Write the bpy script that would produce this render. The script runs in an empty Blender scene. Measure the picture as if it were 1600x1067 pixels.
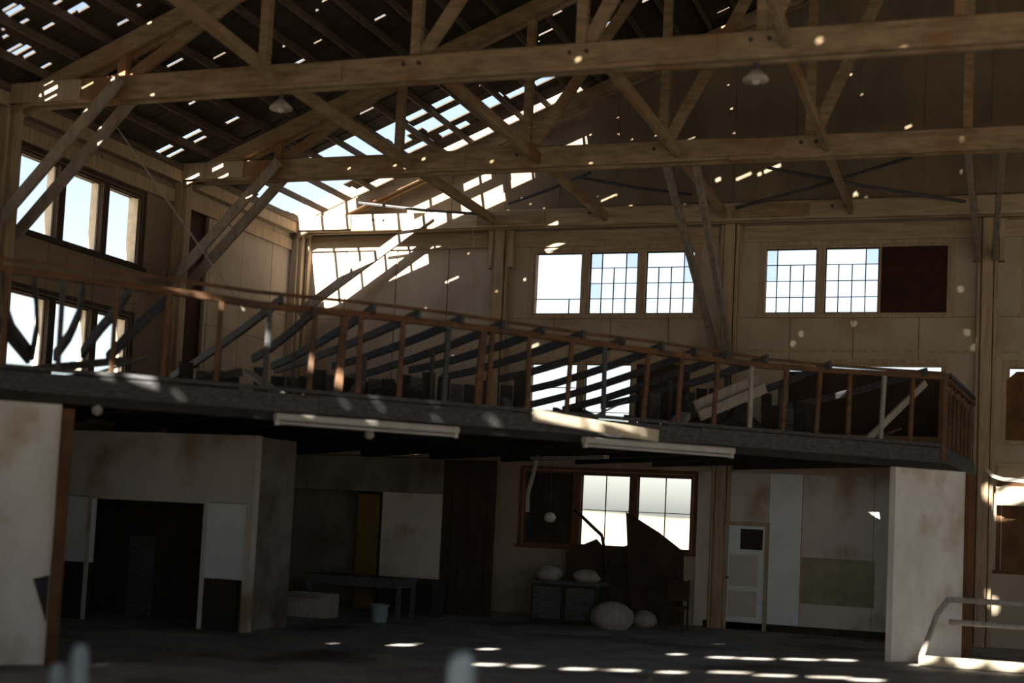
import bpy, math, random
from mathutils import Vector, Matrix
random.seed(11)
sc = bpy.context.scene
C = sc.collection

# ------------------------------------------------------------------ camera
YAW, PITCH, ROLL = (math.radians(a) for a in (19.5016, 4.0745, 2.7270))
FPX, CYP, EYE = 2151.9, 652.23, 2.0
fw = Vector((-math.sin(YAW)*math.cos(PITCH), math.cos(YAW)*math.cos(PITCH), math.sin(PITCH)))
rt = Vector((math.cos(YAW), math.sin(YAW), 0)); up = rt.cross(fw)
rt, up = rt*math.cos(ROLL)+up*math.sin(ROLL), up*math.cos(ROLL)-rt*math.sin(ROLL)
CAM = Vector((0, 0, EYE))
cd = bpy.data.cameras.new('camera'); co = bpy.data.objects.new('camera', cd); C.objects.link(co)
m = Matrix((rt, up, -fw)).transposed().to_4x4(); m.translation = CAM
co.matrix_world = m
cd.sensor_width = 36; cd.lens = FPX/1600*36; cd.shift_y = (CYP-533.5)/1600
cd.clip_start = .1; cd.clip_end = 3000
cd.dof.use_dof = True; cd.dof.focus_distance = 27.0; cd.dof.aperture_fstop = .5
sc.camera = co

# ------------------------------------------------------------------ light
SUN = Vector((.12, 1.0, -.72))                  # the way sunlight travels
w = bpy.data.worlds.new('sky'); sc.world = w; w.use_nodes = True
nt = w.node_tree; bg = nt.nodes['Background']
sky = nt.nodes.new('ShaderNodeTexSky'); sky.sky_type = 'NISHITA'; sky.sun_disc = False
sky.sun_elevation = math.radians(36); sky.sun_rotation = math.radians(187)
sky.air_density = 1.0; sky.dust_density = 2.0; sky.ozone_density = 1.0
hs = nt.nodes.new('ShaderNodeHueSaturation'); hs.inputs['Saturation'].default_value = .74   # thin haze
nt.links.new(sky.outputs[0], hs.inputs['Color']); nt.links.new(hs.outputs[0], bg.inputs[0]); bg.inputs[1].default_value = .148
ld = bpy.data.lights.new('sun', 'SUN'); lo = bpy.data.objects.new('sun', ld); C.objects.link(lo)
ld.energy = 27.0; ld.angle = math.radians(.53); ld.color = (1, .9, .76)
lo.rotation_euler = SUN.to_track_quat('-Z', 'Y').to_euler()
vs = sc.view_settings
sc.display_settings.display_device = 'sRGB'
vs.view_transform = 'Standard'; vs.look = 'None'; vs.gamma = 1; vs.use_curve_mapping = False
vs.exposure = 0.9
sc.cycles.max_bounces = 8; sc.cycles.diffuse_bounces = 6; sc.cycles.transparent_max_bounces = 16

# ------------------------------------------------------------------ reading points of the photograph onto known planes
def ray(x, y): return rt*((x-800)/FPX)+up*((CYP-y)/FPX)+fw
def onX(x, y, X): d = ray(x, y); return CAM+d*(X/d.x)
def onY(x, y, Y): d = ray(x, y); return CAM+d*(Y/d.y)
def onZ(x, y, Z): d = ray(x, y); return CAM+d*((Z-EYE)/d.z)
def onP(x, y, p, n): d = ray(x, y); n = Vector(n); return CAM+d*((Vector(p)-CAM).dot(n)/d.dot(n))
MP0 = Vector((-10.5, 13.45, 0)); MN = Vector((-1, 1, 0))      # front of the mezzanine, at 45 degrees
def mz(x, y, back=0): return onP(x, y, MP0+Vector((-.7071, .7071, 0))*back, MN)

# ------------------------------------------------------------------ materials
def mat(name, col, col2=None, rough=.85, scale=3.0, stretch=(1, 1, 1), bump=.25, metal=0, detail=6, lo=.35, hi=.65, col3=None, s3=.7):
    M = bpy.data.materials.new(name); M.use_nodes = True; t = M.node_tree; N = t.nodes; L = t.links
    b = N['Principled BSDF']; b.inputs['Roughness'].default_value = rough; b.inputs['Metallic'].default_value = metal
    b.inputs['Specular IOR Level'].default_value = .25
    if col2 is None:
        b.inputs['Base Color'].default_value = (*col, 1); return M
    tc = N.new('ShaderNodeTexCoord'); mp = N.new('ShaderNodeMapping'); mp.inputs['Scale'].default_value = stretch
    L.new(tc.outputs['Object'], mp.inputs[0])
    n = N.new('ShaderNodeTexNoise'); n.inputs['Scale'].default_value = scale; n.inputs['Detail'].default_value = detail
    n.inputs['Roughness'].default_value = .65
    L.new(mp.outputs[0], n.inputs['Vector'])
    r = N.new('ShaderNodeValToRGB'); r.color_ramp.elements[0].position = lo; r.color_ramp.elements[1].position = hi
    r.color_ramp.elements[0].color = (*col, 1); r.color_ramp.elements[1].color = (*col2, 1)
    L.new(n.outputs[0], r.inputs[0]); out = r.outputs[0]
    if col3:
        n3 = N.new('ShaderNodeTexNoise'); n3.inputs['Scale'].default_value = s3; n3.inputs['Detail'].default_value = 4
        L.new(tc.outputs['Object'], n3.inputs['Vector'])
        r3 = N.new('ShaderNodeValToRGB'); r3.color_ramp.elements[0].position = .52; r3.color_ramp.elements[1].position = .68
        L.new(n3.outputs[0], r3.inputs[0])
        mx = N.new('ShaderNodeMix'); mx.data_type = 'RGBA'
        L.new(r3.outputs[0], mx.inputs[0]); L.new(out, mx.inputs[6]); mx.inputs[7].default_value = (*col3, 1); out = mx.outputs[2]
    L.new(out, b.inputs['Base Color'])
    if bump:
        bp = N.new('ShaderNodeBump'); bp.inputs['Strength'].default_value = bump; bp.inputs['Distance'].default_value = .02
        L.new(n.outputs[0], bp.inputs['Height']); L.new(bp.outputs[0], b.inputs['Normal'])
    return M
WOOD = mat('old_timber', (.17, .12, .072), (.30, .225, .145), scale=2.2, stretch=(1, 1, 5), col3=(.19, .10, .05), s3=.8)
POSTW = mat('post_timber', (.25, .19, .125), (.38, .30, .21), scale=2.5, stretch=(6, 6, .6))
RUST = mat('rusty_wood', (.085, .046, .026), (.165, .09, .05), scale=4, stretch=(1, 1, 3), col3=(.07, .05, .038), s3=1.5)
DARKW = mat('charred_wood', (.040, .042, .048), (.095, .098, .105), scale=5, stretch=(2, 2, 6))
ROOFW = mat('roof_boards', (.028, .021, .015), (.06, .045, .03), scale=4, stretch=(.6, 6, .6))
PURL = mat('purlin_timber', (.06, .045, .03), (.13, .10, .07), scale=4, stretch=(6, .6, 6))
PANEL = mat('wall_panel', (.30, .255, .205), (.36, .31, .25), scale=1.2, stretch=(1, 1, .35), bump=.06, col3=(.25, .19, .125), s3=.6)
PANELD = mat('dark_panel', (.17, .13, .092), (.23, .18, .13), scale=1.2, stretch=(1, 1, .35), bump=.06, col3=(.13, .09, .06), s3=.6)  # panel tone made darker brown for the nearer left bays
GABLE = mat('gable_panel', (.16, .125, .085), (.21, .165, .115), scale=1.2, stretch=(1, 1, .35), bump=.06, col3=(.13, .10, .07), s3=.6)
SHELL = mat('outer_wall', (.22, .19, .155), (.28, .24, .19), scale=2)
PLAS = mat('stained_plaster', (.58, .56, .52), (.72, .71, .69), scale=1.6, stretch=(1, 1, .5), bump=.08, col3=(.40, .32, .22), s3=1.1)
PLAS2 = mat('painted_plaster', (.40, .385, .36), (.48, .47, .45), scale=1.3, stretch=(1, 1, .4), bump=.06, col3=(.24, .17, .10), s3=.8)
SKYWHITE = mat('skylight_white_paint', (.50, .56, .62), (.58, .64, .70), scale=1.5, bump=.05)  # white paint with the blue of skylight put into its colour
BROWN = mat('brown_board', (.085, .040, .018), (.15, .075, .035), scale=3, stretch=(1, 1, .5))
MAROON = mat('dark_red_board', (.022, .008, .005), (.038, .014, .009), scale=3)
BLACK = mat('burnt_and_shade_black', (.018, .017, .016), (.04, .038, .036), scale=3)  # burnt and dark parts, and painted shade in the passage
FLOOR = mat('dusty_concrete', (.22, .215, .21), (.37, .36, .345), scale=1.1, bump=.15, col3=(.09, .08, .07), s3=.5)
SAND = mat('desert_sand', (.20, .165, .115), (.26, .22, .155), scale=.4, bump=.1)
STEEL = mat('dark_steel', (.05, .045, .04), (.09, .075, .06), scale=8, rough=.6, metal=.4)
WHITE = mat('white_enamel', (.38, .375, .36), (.48, .475, .46), scale=3, rough=.5, bump=.05)
PALE = mat('pale_paint', (.42, .37, .29), (.54, .48, .38), scale=5, rough=.7, bump=.1)
BLUE = mat('pale_blue_paint', (.14, .19, .22), (.22, .28, .32), scale=5, rough=.7)
YELLOW = mat('ochre_board', (.10, .062, .012), (.14, .09, .022), scale=3)
GREYW = mat('grey_weathered_wood', (.24, .22, .20), (.36, .34, .31), scale=4, stretch=(4, 4, 1))
BRACEW = mat('brace_timber', (.16, .135, .11), (.26, .22, .18), scale=4, stretch=(2, 2, 1))
POSTH = mat('header_timber', (.25, .19, .125), (.37, .295, .205), scale=2.5, stretch=(.6, 2, 5))
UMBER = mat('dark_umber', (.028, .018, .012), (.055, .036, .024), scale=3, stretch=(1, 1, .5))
RGREY = mat('dark_plaster', (.13, .125, .11), (.20, .19, .17), scale=1.5, bump=.05, col3=(.09, .07, .05), s3=.9)  # darker plaster tone for the rear walls
CLOTH = mat('dirty_cloth', (.20, .195, .19), (.34, .33, .315), scale=6)
OLIVE = mat('olive_paint', (.18, .17, .11), (.26, .245, .17), scale=2)
def glass():
    M = bpy.data.materials.new('dusty_glass'); M.use_nodes = True; t = M.node_tree; t.nodes.clear()
    o = t.nodes.new('ShaderNodeOutputMaterial'); tr = t.nodes.new('ShaderNodeBsdfTransparent'); tr.inputs[0].default_value = (.88, .89, .95, 1)
    g = t.nodes.new('ShaderNodeBsdfGlossy'); g.inputs['Roughness'].default_value = .08
    mx = t.nodes.new('ShaderNodeMixShader'); mx.inputs[0].default_value = .06
    t.links.new(tr.outputs[0], mx.inputs[1]); t.links.new(g.outputs[0], mx.inputs[2]); t.links.new(mx.outputs[0], o.inputs[0])
    return M
GLASS = glass()

# ------------------------------------------------------------------ mesh helpers
def V(*a): return Vector(a)
class MB:
    def __init__(s): s.v = []; s.f = []
    def add(s, vs, fs):
        n = len(s.v); s.v += [Vector(v) for v in vs]; s.f += [[i+n for i in f] for f in fs]; return s
    def box(s, x0, x1, y0, y1, z0, z1):
        x0, x1 = sorted((x0, x1)); y0, y1 = sorted((y0, y1)); z0, z1 = sorted((z0, z1))
        return s.add([(x, y, z) for x in (x0, x1) for y in (y0, y1) for z in (z0, z1)],
                     [(0, 1, 3, 2), (4, 6, 7, 5), (0, 4, 5, 1), (2, 3, 7, 6), (0, 2, 6, 4), (1, 5, 7, 3)])
    def beam(s, a, b, w, h, side=None, ch=0, pts=None):
        """a sawn timber from a to b: w across, h high; ch = worn edges"""
        return s.bent([Vector(a), Vector(b)], w, h, side, ch)
    def bent(s, P, w, h, side=None, ch=0):
        rings = []
        for i, p in enumerate(P):
            t = (P[min(i+1, len(P)-1)]-P[max(i-1, 0)]).normalized()
            sd = Vector(side) if side is not None else t.cross(V(0, 0, 1))
            if sd.length < 1e-4: sd = V(1, 0, 0)
            sd = (sd-t*sd.dot(t)).normalized(); u = sd.cross(t)
            W, Hh = w/2, h/2
            if ch:
                k = [(W-ch, -Hh), (W, -Hh+ch), (W, Hh-ch), (W-ch, Hh), (-W+ch, Hh), (-W, Hh-ch), (-W, -Hh+ch), (-W+ch, -Hh)]
            else: k = [(W, -Hh), (W, Hh), (-W, Hh), (-W, -Hh)]
            rings.append([p+sd*x+u*y for x, y in k])
        n = len(rings[0]); vs = [v for r in rings for v in r]; fs = []
        for i in range(len(rings)-1):
            for j in range(n):
                fs.append((i*n+j, i*n+(j+1) % n, (i+1)*n+(j+1) % n, (i+1)*n+j))
        fs.append(tuple(range(n-1, -1, -1))); fs.append(tuple((len(rings)-1)*n+j for j in range(n)))
        return s.add(vs, fs)
    def tube(s, P, r, n=8):
        P = [Vector(p) for p in P]; rings = []
        for i, p in enumerate(P):
            t = (P[min(i+1, len(P)-1)]-P[max(i-1, 0)]).normalized()
            a = t.cross(V(0, 0, 1)); a = a if a.length > .02 else t.cross(V(0, 1, 0)); a.normalize(); b = t.cross(a)
            rr = r[i] if isinstance(r, (list, tuple)) else r
            rings.append([p+(a*math.cos(q*2*math.pi/n)+b*math.sin(q*2*math.pi/n))*rr for q in range(n)])
        vs = [v for q in rings for v in q]; fs = []
        for i in range(len(P)-1):
            for j in range(n): fs.append((i*n+j, i*n+(j+1) % n, (i+1)*n+(j+1) % n, (i+1)*n+j))
        fs.append(tuple(range(n-1, -1, -1))); fs.append(tuple((len(P)-1)*n+j for j in range(n)))
        return s.add(vs, fs)
    def prism(s, poly, off):
        """a flat outline given a thickness"""
        poly = [Vector(p) for p in poly]; off = Vector(off); n = len(poly)
        return s.add(poly+[p+off for p in poly], [tuple(range(n)), tuple(range(2*n-1, n-1, -1))]+[(i, i+n, (i+1) % n+n, (i+1) % n) for i in range(n)])
    def lathe(s, c, prof, n=14):
        c = Vector(c); vs = []; fs = []
        for r, z in prof: vs += [c+V(r*math.cos(q*2*math.pi/n), r*math.sin(q*2*math.pi/n), z) for q in range(n)]
        for i in range(len(prof)-1):
            for j in range(n): fs.append((i*n+j, i*n+(j+1) % n, (i+1)*n+(j+1) % n, (i+1)*n+j))
        fs.append(tuple(range(n-1, -1, -1))); fs.append(tuple((len(prof)-1)*n+j for j in range(n)))
        return s.add(vs, fs)
    def build(s, name, M, parent=None, smooth=False):
        o = Vector((0, 0, 0))
        if parent is not None: o = base_of(parent)
        me = bpy.data.meshes.new(name); me.from_pydata([v-o for v in s.v], [], s.f); me.update(); me.materials.append(M)
        import bmesh
        b = bmesh.new(); b.from_mesh(me); bmesh.ops.recalc_face_normals(b, faces=b.faces); b.to_mesh(me); b.free()
        if smooth:
            for p in me.polygons: p.use_smooth = True
        ob = bpy.data.objects.new(name, me); C.objects.link(ob)
        if parent is not None: ob.parent = parent
        return ob
def base_of(o):
    p = Vector((0, 0, 0))
    while o is not None: p += o.location; o = o.parent
    return p
def empty(name, loc=(0, 0, 0)):
    o = bpy.data.objects.new(name, None); C.objects.link(o); o.location = loc; o.empty_display_size = .2; return o
def tag(o, label, cat, group=None):
    o['label'] = label; o['category'] = cat
    if group: o['group'] = group
    return o
def thing(name, loc, label, cat, group=None): return tag(empty(name, loc), label, cat, group)
def struct(o, label=None):
    o['kind'] = 'structure'
    if label: o['label'] = label
    return o

# ------------------------------------------------------------------ measurements of the hall
WX, RX = -14.89, 14.39; RIDGE = -.25
BY, FY = 27.2, -2.08
BAY = 4.88
SL = .41; ZE = 8.27                       # roof underside: height at the walls and slope
def roofz(x): return ZE+SL*(x-WX) if x < RIDGE else ZE+SL*(RX-x)
TR = [27.0, 22.32, 17.45]
TZ0, TZ1 = 8.02, 8.38

# where sunlight that lands on a point has come through the roof
def back_to_roof(p):
    p = Vector(p)
    for left in (True, False):
        # p - SUN*t on the roof plane
        x0, dx, dz = p.x, -SUN.x, -SUN.z
        if left: t = (ZE+.03+SL*(x0-WX)-p.z)/(dz-SL*dx)
        else: t = (ZE+.03+SL*(RX-x0)-p.z)/(dz+SL*dx)
        q = p-SUN*t
        if (q.x <= RIDGE) == left: return q
    return q

# ------------------------------------------------------------------ roof: purlins along the hall, boards laid up the slope
ROWW = .275; R0 = 24.52-ROWW*98
PXS = .565; PX0 = -10.73-PXS*7            # purlin lines
def purl_clear(x):
    """a hole falls between two purlins"""
    k = round((x-PX0)/PXS); d = x-(PX0+k*PXS)
    return x if abs(d) > .09 else PX0+k*PXS+.13
holes = {0: [], 1: []}                    # left slope, right slope: x0, x1, y0, y1
def hole(x0, x1, y0, y1):
    holes[0 if (x0+x1)/2 < RIDGE else 1].append((x0, x1, y0, y1))
def row(y): return R0+math.floor((y-R0)/ROWW+.5)*ROWW
# missing lengths of board by the back left corner, where the sky shows
RW = lambda k: 24.52+ROWW*k
for k, x0, x1 in ((-1, -14.5, -12.05), (0, -14.6, -11.40), (0, -11.27, -10.78), (0, -10.70, -10.17), (1, -14.7, -11.30), (2, -14.75, -12.10), (2, -11.86, -10.25), (3, -14.75, -11.55), (3, -11.22, -10.28), (3, -10.10, -9.58),
                  (4, -14.76, -12.0), (4, -10.08, -9.62), (4, -9.55, -9.03), (4, -8.98, -8.42), (5, -14.74, -12.9), (5, -12.45, -11.3), (5, -11.12, -10.5), (6, -14.7, -13.35), (7, -14.7, -13.3)):
    hole(x0, x1, RW(k), RW(k+1))
# the slit along the gable
hole(-14.7, -8.35, 26.72, 27.08)
# narrow slots further out over the left windows
for x0, x1, y0 in ((-14.21, -13.79, 21.20), (-14.14, -13.88, 21.50), (-14.80, -14.40, 21.23), (-14.75, -14.38, 21.56), (-13.57, -13.29, 15.68), (-14.18, -13.87, 16.57), (-13.0, -12.71, 16.31),
                   (-9.56, -9.08, 23.06), (-7.23, -6.94, 24.62), (-13.42, -13.13, 21.41)):
    hole(x0, x1, y0, y0+.11)
def slot_at(x0, y0, x1, y1, wd=.065):
    n = (-SL, 0, 1); p = (WX, 0, ZE)
    a = onP(x0, y0, p, n); b = onP(x1, y1, p, n)
    if max(a.x, b.x) < RIDGE: hole(min(a.x, b.x), max(a.x, b.x), a.y, a.y+wd)
for q in ((0, 18, 18, 4), (20, 42, 42, 30), (0, 60, 8, 54), (14, 88, 40, 72), (33, 90, 50, 79), (72, 12, 95, 1), (102, 22, 130, 5), (63, 45, 80, 34), (118, 18, 138, 9), (5, 82, 28, 66), (258, 105, 284, 92),
          (280, 68, 298, 60), (138, 134, 148, 128), (292, 163, 304, 158), (158, 126, 178, 121), (500, 3, 512, 0), (488, 68, 500, 60), (583, 32, 602, 24), (560, 178, 585, 168), (455, 102, 480, 94), (862, 24, 880, 20),
          (930, 30, 958, 22), (945, 42, 968, 29), (970, 10, 992, 0), (1002, 3, 1022, 0), (330, 92, 360, 88), (840, 56, 872, 48), (1120, 20, 1140, 12), (60, 108, 80, 100), (180, 40, 200, 30)):
    slot_at(*q)
# pinholes and slots found from the sun spots they throw
def spot(p, a=.065, b=.065):
    q = back_to_roof(p); x = purl_clear(q.x); hole(x-a/2, x+a/2, q.y-b/2, q.y+b/2)
for x, y in ((806, 435), (826, 311), (837, 323), (879, 327), (981, 336), (1010, 377), (1067, 313), (1048, 282), (1111, 371), (1260, 285), (1352, 300), (1346, 327), (1294, 338), (1483, 268), (1523, 412), (1500, 444),
             (1503, 459), (1510, 512), (1547, 507), (1521, 536), (1549, 583), (1237, 530), (1267, 553), (1325, 501), (1250, 514), (1428, 515), (718, 394), (662, 475), (780, 464), (908, 208), (963, 176), (983, 188), (960, 203),
             (985, 209), (1022, 204), (1021, 222), (1133, 165), (1145, 199), (1129, 128), (878, 225), (1328, 108), (1240, 114), (1345, 138), (1549, 95), (1589, 130), (1430, 208)):
    spot(onY(x, y, 27.08), .048, .048)
for x, y in ((545, 262), (605, 267), (663, 250), (768, 250), (1035, 251), (915, 257), (1020, 222)): spot(onY(x, y, 22.15), .06, .06)
spot(onY(985, 243, 22.15), .2, .05); spot(onY(1000, 233, 22.15), .2, .05)
for x, y in ((903, 90), (170, 145), (237, 147), (130, 184), (100, 182), (437, 180), (420, 200), (233, 33), (1280, 60)): spot(onY(x, y, 17.28), .07, .07)
spot(onY(1418, 191, 27.08), .12, .12); spot(onY(1334, 296, 27.08), .10, .10); spot(onY(1160, 268, 27.08), .3, .1); spot(onY(1200, 258, 27.08), .45, .1); spot(onY(1120, 272, 27.08), .1, .12)
for x, y, a, b in ((262, 433, .2, .06), (306, 443, .25, .06), (340, 466, .55, .07), (403, 510, .09, .24), (477, 552, .09, .24), (521, 575, .13, .26), (540, 592, .06, .06), (237, 592, .06, .06), (530, 615, .05, .06), (585, 620, .05, .06),
                   (475, 647, .06, .07), (556, 652, .05, .05), (750, 636, .06, .06), (766, 648, .14, .05), (229, 632, .06, .09), (393, 640, .06, .08), (1510, 690, .09, .3)):
    spot(mz(x, y, -.08), a, b)
spot(mz(890, 660, -.1), .7, .10); spot(mz(960, 672, -.1), .7, .10)
spot(onY(1363, 797, 27.0), .4, .3); spot(onY(1545, 772, 27.0), .12, .3); spot(onY(1575, 775, 26.9), .6, .3); spot(onY(1580, 746, 26.9), .6, .1)
for x, y, a in ((490, 1000, .1), (540, 1001, .22), (605, 1007, .25), (625, 1007, .2), (740, 1013, .16), (760, 1038, .3), (805, 1040, .25), (905, 1045, .3), (970, 1047, .35), (1058, 1022, .15), (1130, 1027, .3), (1180, 1029, .4),
                (1250, 1030, .45), (1310, 1031, .4), (1140, 1050, .45), (1210, 1055, .4), (1300, 1058, .5), (1050, 1050, .25), (1350, 1062, .4)):
    spot(onZ(x, y, 0), a, .28)
for x in (-1.0, -.72, -.3, 0, .3): spot(V(x, 22.25, .16), .34, .26)
# random nail holes and split ends elsewhere
for i in range(40):
    x = random.uniform(WX+.4, RX-.4); y = random.uniform(-1, 26.5); x = purl_clear(x); a = random.uniform(.03, .05); hole(x-a/2, x+a/2, y, y+a)

def roof_rows(side):
    root = struct(empty('roof_'+('left', 'right')[side]), ('left slope of the holed board roof', 'right slope of the holed board roof')[side])
    e0, e1 = (WX-.5, RIDGE+.02) if side == 0 else (RIDGE-.02, RX+.5)
    n0 = int(math.floor((FY-.4-R0)/ROWW)); n1 = int(math.floor((27.1-R0)/ROWW))
    for k in range(n0, n1+1):
        y0, y1 = R0+k*ROWW-.004, R0+(k+1)*ROWW+.004
        dz = .012*(k % 2)
        hs = [(max(a, e0), min(b, e1), max(c, y0), min(d, y1)) for a, b, c, d in holes[side] if c < y1-.004 and d > y0+.004]
        # knot out slivers so whole boards go where the gap takes nearly the full width
        hs = [(a, b, y0 if c-y0 < .02 else c, y1 if y1-d < .02 else d) for a, b, c, d in hs]
        xs = sorted({e0, e1, *[h[0] for h in hs], *[h[1] for h in hs], *([(e0+e1)/2+random.uniform(-2, 2)])})
        mb = MB()
        for x0, x1 in zip(xs, xs[1:]):
            if x1-x0 < 1e-4: continue
            xm = (x0+x1)/2; cuts = sorted((c, d) for a, b, c, d in hs if a < xm < b)
            y = y0; segs = []
            for c, d in cuts:
                if c > y: segs.append((y, c))
                y = max(y, d)
            if y < y1: segs.append((y, y1))
            for c, d in segs:
                if d-c < .006: continue
                z0, z1 = roofz(x0)+dz, roofz(x1)+dz
                if side == 0: z0 = ZE+SL*(x0-WX)+dz; z1 = ZE+SL*(x1-WX)+dz
                else: z0 = ZE+SL*(RX-x0)+dz; z1 = ZE+SL*(RX-x1)+dz
                t = .028
                mb.add([(x0, c, z0), (x0, d, z0), (x1, d, z1), (x1, c, z1), (x0, c, z0+t), (x0, d, z0+t), (x1, d, z1+t), (x1, c, z1+t)],
                       [(0, 1, 2, 3), (4, 7, 6, 5), (0, 3, 7, 4), (1, 5, 6, 2), (0, 4, 5, 1), (3, 2, 6, 7)])
        if mb.v: mb.build('roof_board', ROOFW, root)
    # purlins: shared mesh, one object per line and bay
    xs = [PX0+PXS*k for k in range(-2, 60)]
    for x in xs:
        if side == 0 and not (WX+.15 < x < RIDGE-.1): continue
        if side == 1 and not (RIDGE+.1 < x < RX-.15): continue
        z = roofz(x)-.072
        pb = MB(); y = FY
        pb.bent([V(x, FY, z), V(x, 12.6, z), V(x, 17.45, z+random.uniform(-.01, .01)), V(x+random.uniform(-.02, .02), 22.3, z), V(x, 26.98, z)], .045, .125, side=(1, 0, 0))
        pb.build('purlin', PURL, root)
    return root
roof_rows(0); roof_rows(1)

# ------------------------------------------------------------------ ground, floor
gm = MB(); gm.box(-400, 400, -300, 900, -.45, -.25); struct(gm.build('ground', SAND), 'pale desert sand around the hall')
hl = MB(); n = 40; ridge = [V(-420+840*i/n, 560+30*math.sin(i*.9), 3.6+1.3*math.sin(i*.55+1)+.7*math.sin(i*1.7)) for i in range(n+1)]
hl.add([p for r in ridge for p in (r, V(r.x, r.y-160, -.3), V(r.x, r.y+120, -.3))], [f for i in range(n) for f in ((3*i, 3*i+1, 3*i+4, 3*i+3), (3*i+2, 3*i, 3*i+3, 3*i+5))]); struct(hl.build('hills', SAND), 'low sandy rise on the horizon')
fl = MB(); fl.box(WX-.2, RX+.2, FY-.2, BY+.2, -.3, 0); struct(fl.build('floor', FLOOR), 'dusty dark concrete floor')

# ------------------------------------------------------------------ walls
def minus(rect, hs):
    """rectangles left of rect when the openings are cut away"""
    u0, u1, z0, z1 = rect
    us = sorted({u0, u1, *[min(max(h[i], u0), u1) for h in hs for i in (0, 1)]})
    out = []
    for a, b in zip(us, us[1:]):
        if b-a < 1e-5: continue
        um = (a+b)/2; cuts = sorted((h[2], h[3]) for h in hs if h[0] < um < h[1]); z = z0
        for c, d in cuts:
            if c > z: out.append((a, b, z, min(c, z1)))
            z = max(z, d)
        if z < z1: out.append((a, b, z, z1))
    return [r for r in out if r[3]-r[2] > 1e-4]

ZW = ((1.42, 2.95), (3.82, 5.25), (6.20, 7.58))          # three rows of windows
BP = [WX+BAY*k for k in range(7)]                        # posts of the back wall
# openings of the back wall (x0, x1, z0, z1)
back_holes = [(-9.30, -5.83, 6.20, 7.58), (-4.47, -.93, 6.20, 7.58), (.45, 3.95, 6.20, 7.58), (5.3, 8.8, 6.2, 7.58), (10.2, 13.7, 6.2, 7.58),
              (-9.30, -5.83, 3.66, 5.25), (-3.95, -1.0, 3.82, 5.25), (.14, 3.6, 3.82, 5.25), (5.3, 8.8, 3.82, 5.25), (10.2, 13.7, 3.82, 5.25),
              (-9.28, -5.72, 1.42, 2.97), (.1, 3.6, 1.42, 2.97), (5.3, 8.8, 1.42, 2.97), (10.2, 13.7, 1.42, 2.97)]
wb = struct(empty('wall_back', (0, BY, 0)), 'back gable wall clad in tall beige panels')
mb = MB()
for a, b, c, d in minus((WX-.15, RX+.15, 0, 8.2), back_holes): mb.box(a, b, BY, BY+.16, c, d)
mb.prism([(WX-.15, BY, 8.2), (RX+.15, BY, 8.2), (RX+.15, BY, ZE+.1), (RIDGE, BY, roofz(RIDGE)+.45), (WX-.15, BY, ZE+.35)], (0, .16, 0))
mb.build('outer_cladding', SHELL, wb)
# panels with open joints
bands = [(0, 1.40), (1.40, 3.15), (3.15, 5.50), (5.50, 6.15), (6.15, 8.0)]
px = [WX+.02]
for k in range(24):
    px.append(WX+1.22*(k+1))
for k in range(24):
    for z0, z1 in bands:
        if z1 <= 3.15 and k < 7: continue
        a, b = px[k]+.012, px[k+1]-.012
        rs = minus((a, b, z0+.006, z1-.006), [(h[0]-.005, h[1]+.005, h[2]-.005, h[3]+.005) for h in back_holes])
        if not rs: continue
        mb = MB(); o = random.uniform(0, .008)
        for r in rs: mb.box(r[0], r[1], BY-.026-o, BY-.002, r[2], r[3])
        mb.build('panel', PANEL, wb)
    a, b = px[k]+.008, px[k+1]-.008; o = random.uniform(0, .01)
    top = [(b, roofz(b)+.2), (a, roofz(a)+.2)]
    if a < RIDGE < b: top = [(b, roofz(b)+.2), (RIDGE, roofz(RIDGE)+.2), (a, roofz(a)+.2)]
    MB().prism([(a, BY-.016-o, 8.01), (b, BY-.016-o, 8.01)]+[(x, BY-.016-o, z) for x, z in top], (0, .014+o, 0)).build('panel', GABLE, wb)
# nailers: a header board under the truss chord, a belt rail
for z0, z1, d in ((7.66, 7.98, .05), (3.15, 3.40, .06)):
    for k in range(6):
        MB().box(BP[k]+.25, BP[k+1]-.25, BY-.02-d, BY-.02, z0+random.uniform(-.01, .01), z1).build('header_board', POSTH, wb)
for k in range(6): MB().box(BP[k]+.2, BP[k+1]-.2, BY-.035, BY-.012, 5.46, 5.52).build('belt_strip', POSTW, wb)
# wall posts: a core with two flanking planks
def post(parent, x, y, nrm, z1, s=.15):
    n = Vector(nrm); t = V(-n.y, n.x, 0)
    p = V(x, y, 0)
    for nm, u, wd, dp in (('post', 0, .20, .24), ('post_plank', -.15, .07, .17), ('post_plank', .15, .07, .17)):
        c = p+t*u+n*(dp/2)
        MB().beam(c, c+V(0, 0, z1), wd, dp, side=t, ch=.012).build(nm, POSTW, parent)
for x in BP[:5]: post(wb, x+(.16 if x == WX else .0), BY-.02, (0, -1, 0), 8.0)
for x in (BP[1], BP[3]):
    for dx in (-.26, .2):
        MB().box(x+dx, x+dx+.10, BY-.24, BY-.03, 7.2+random.uniform(-.04, .04), 7.98).build('brace_stub', POSTW, wb)

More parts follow.
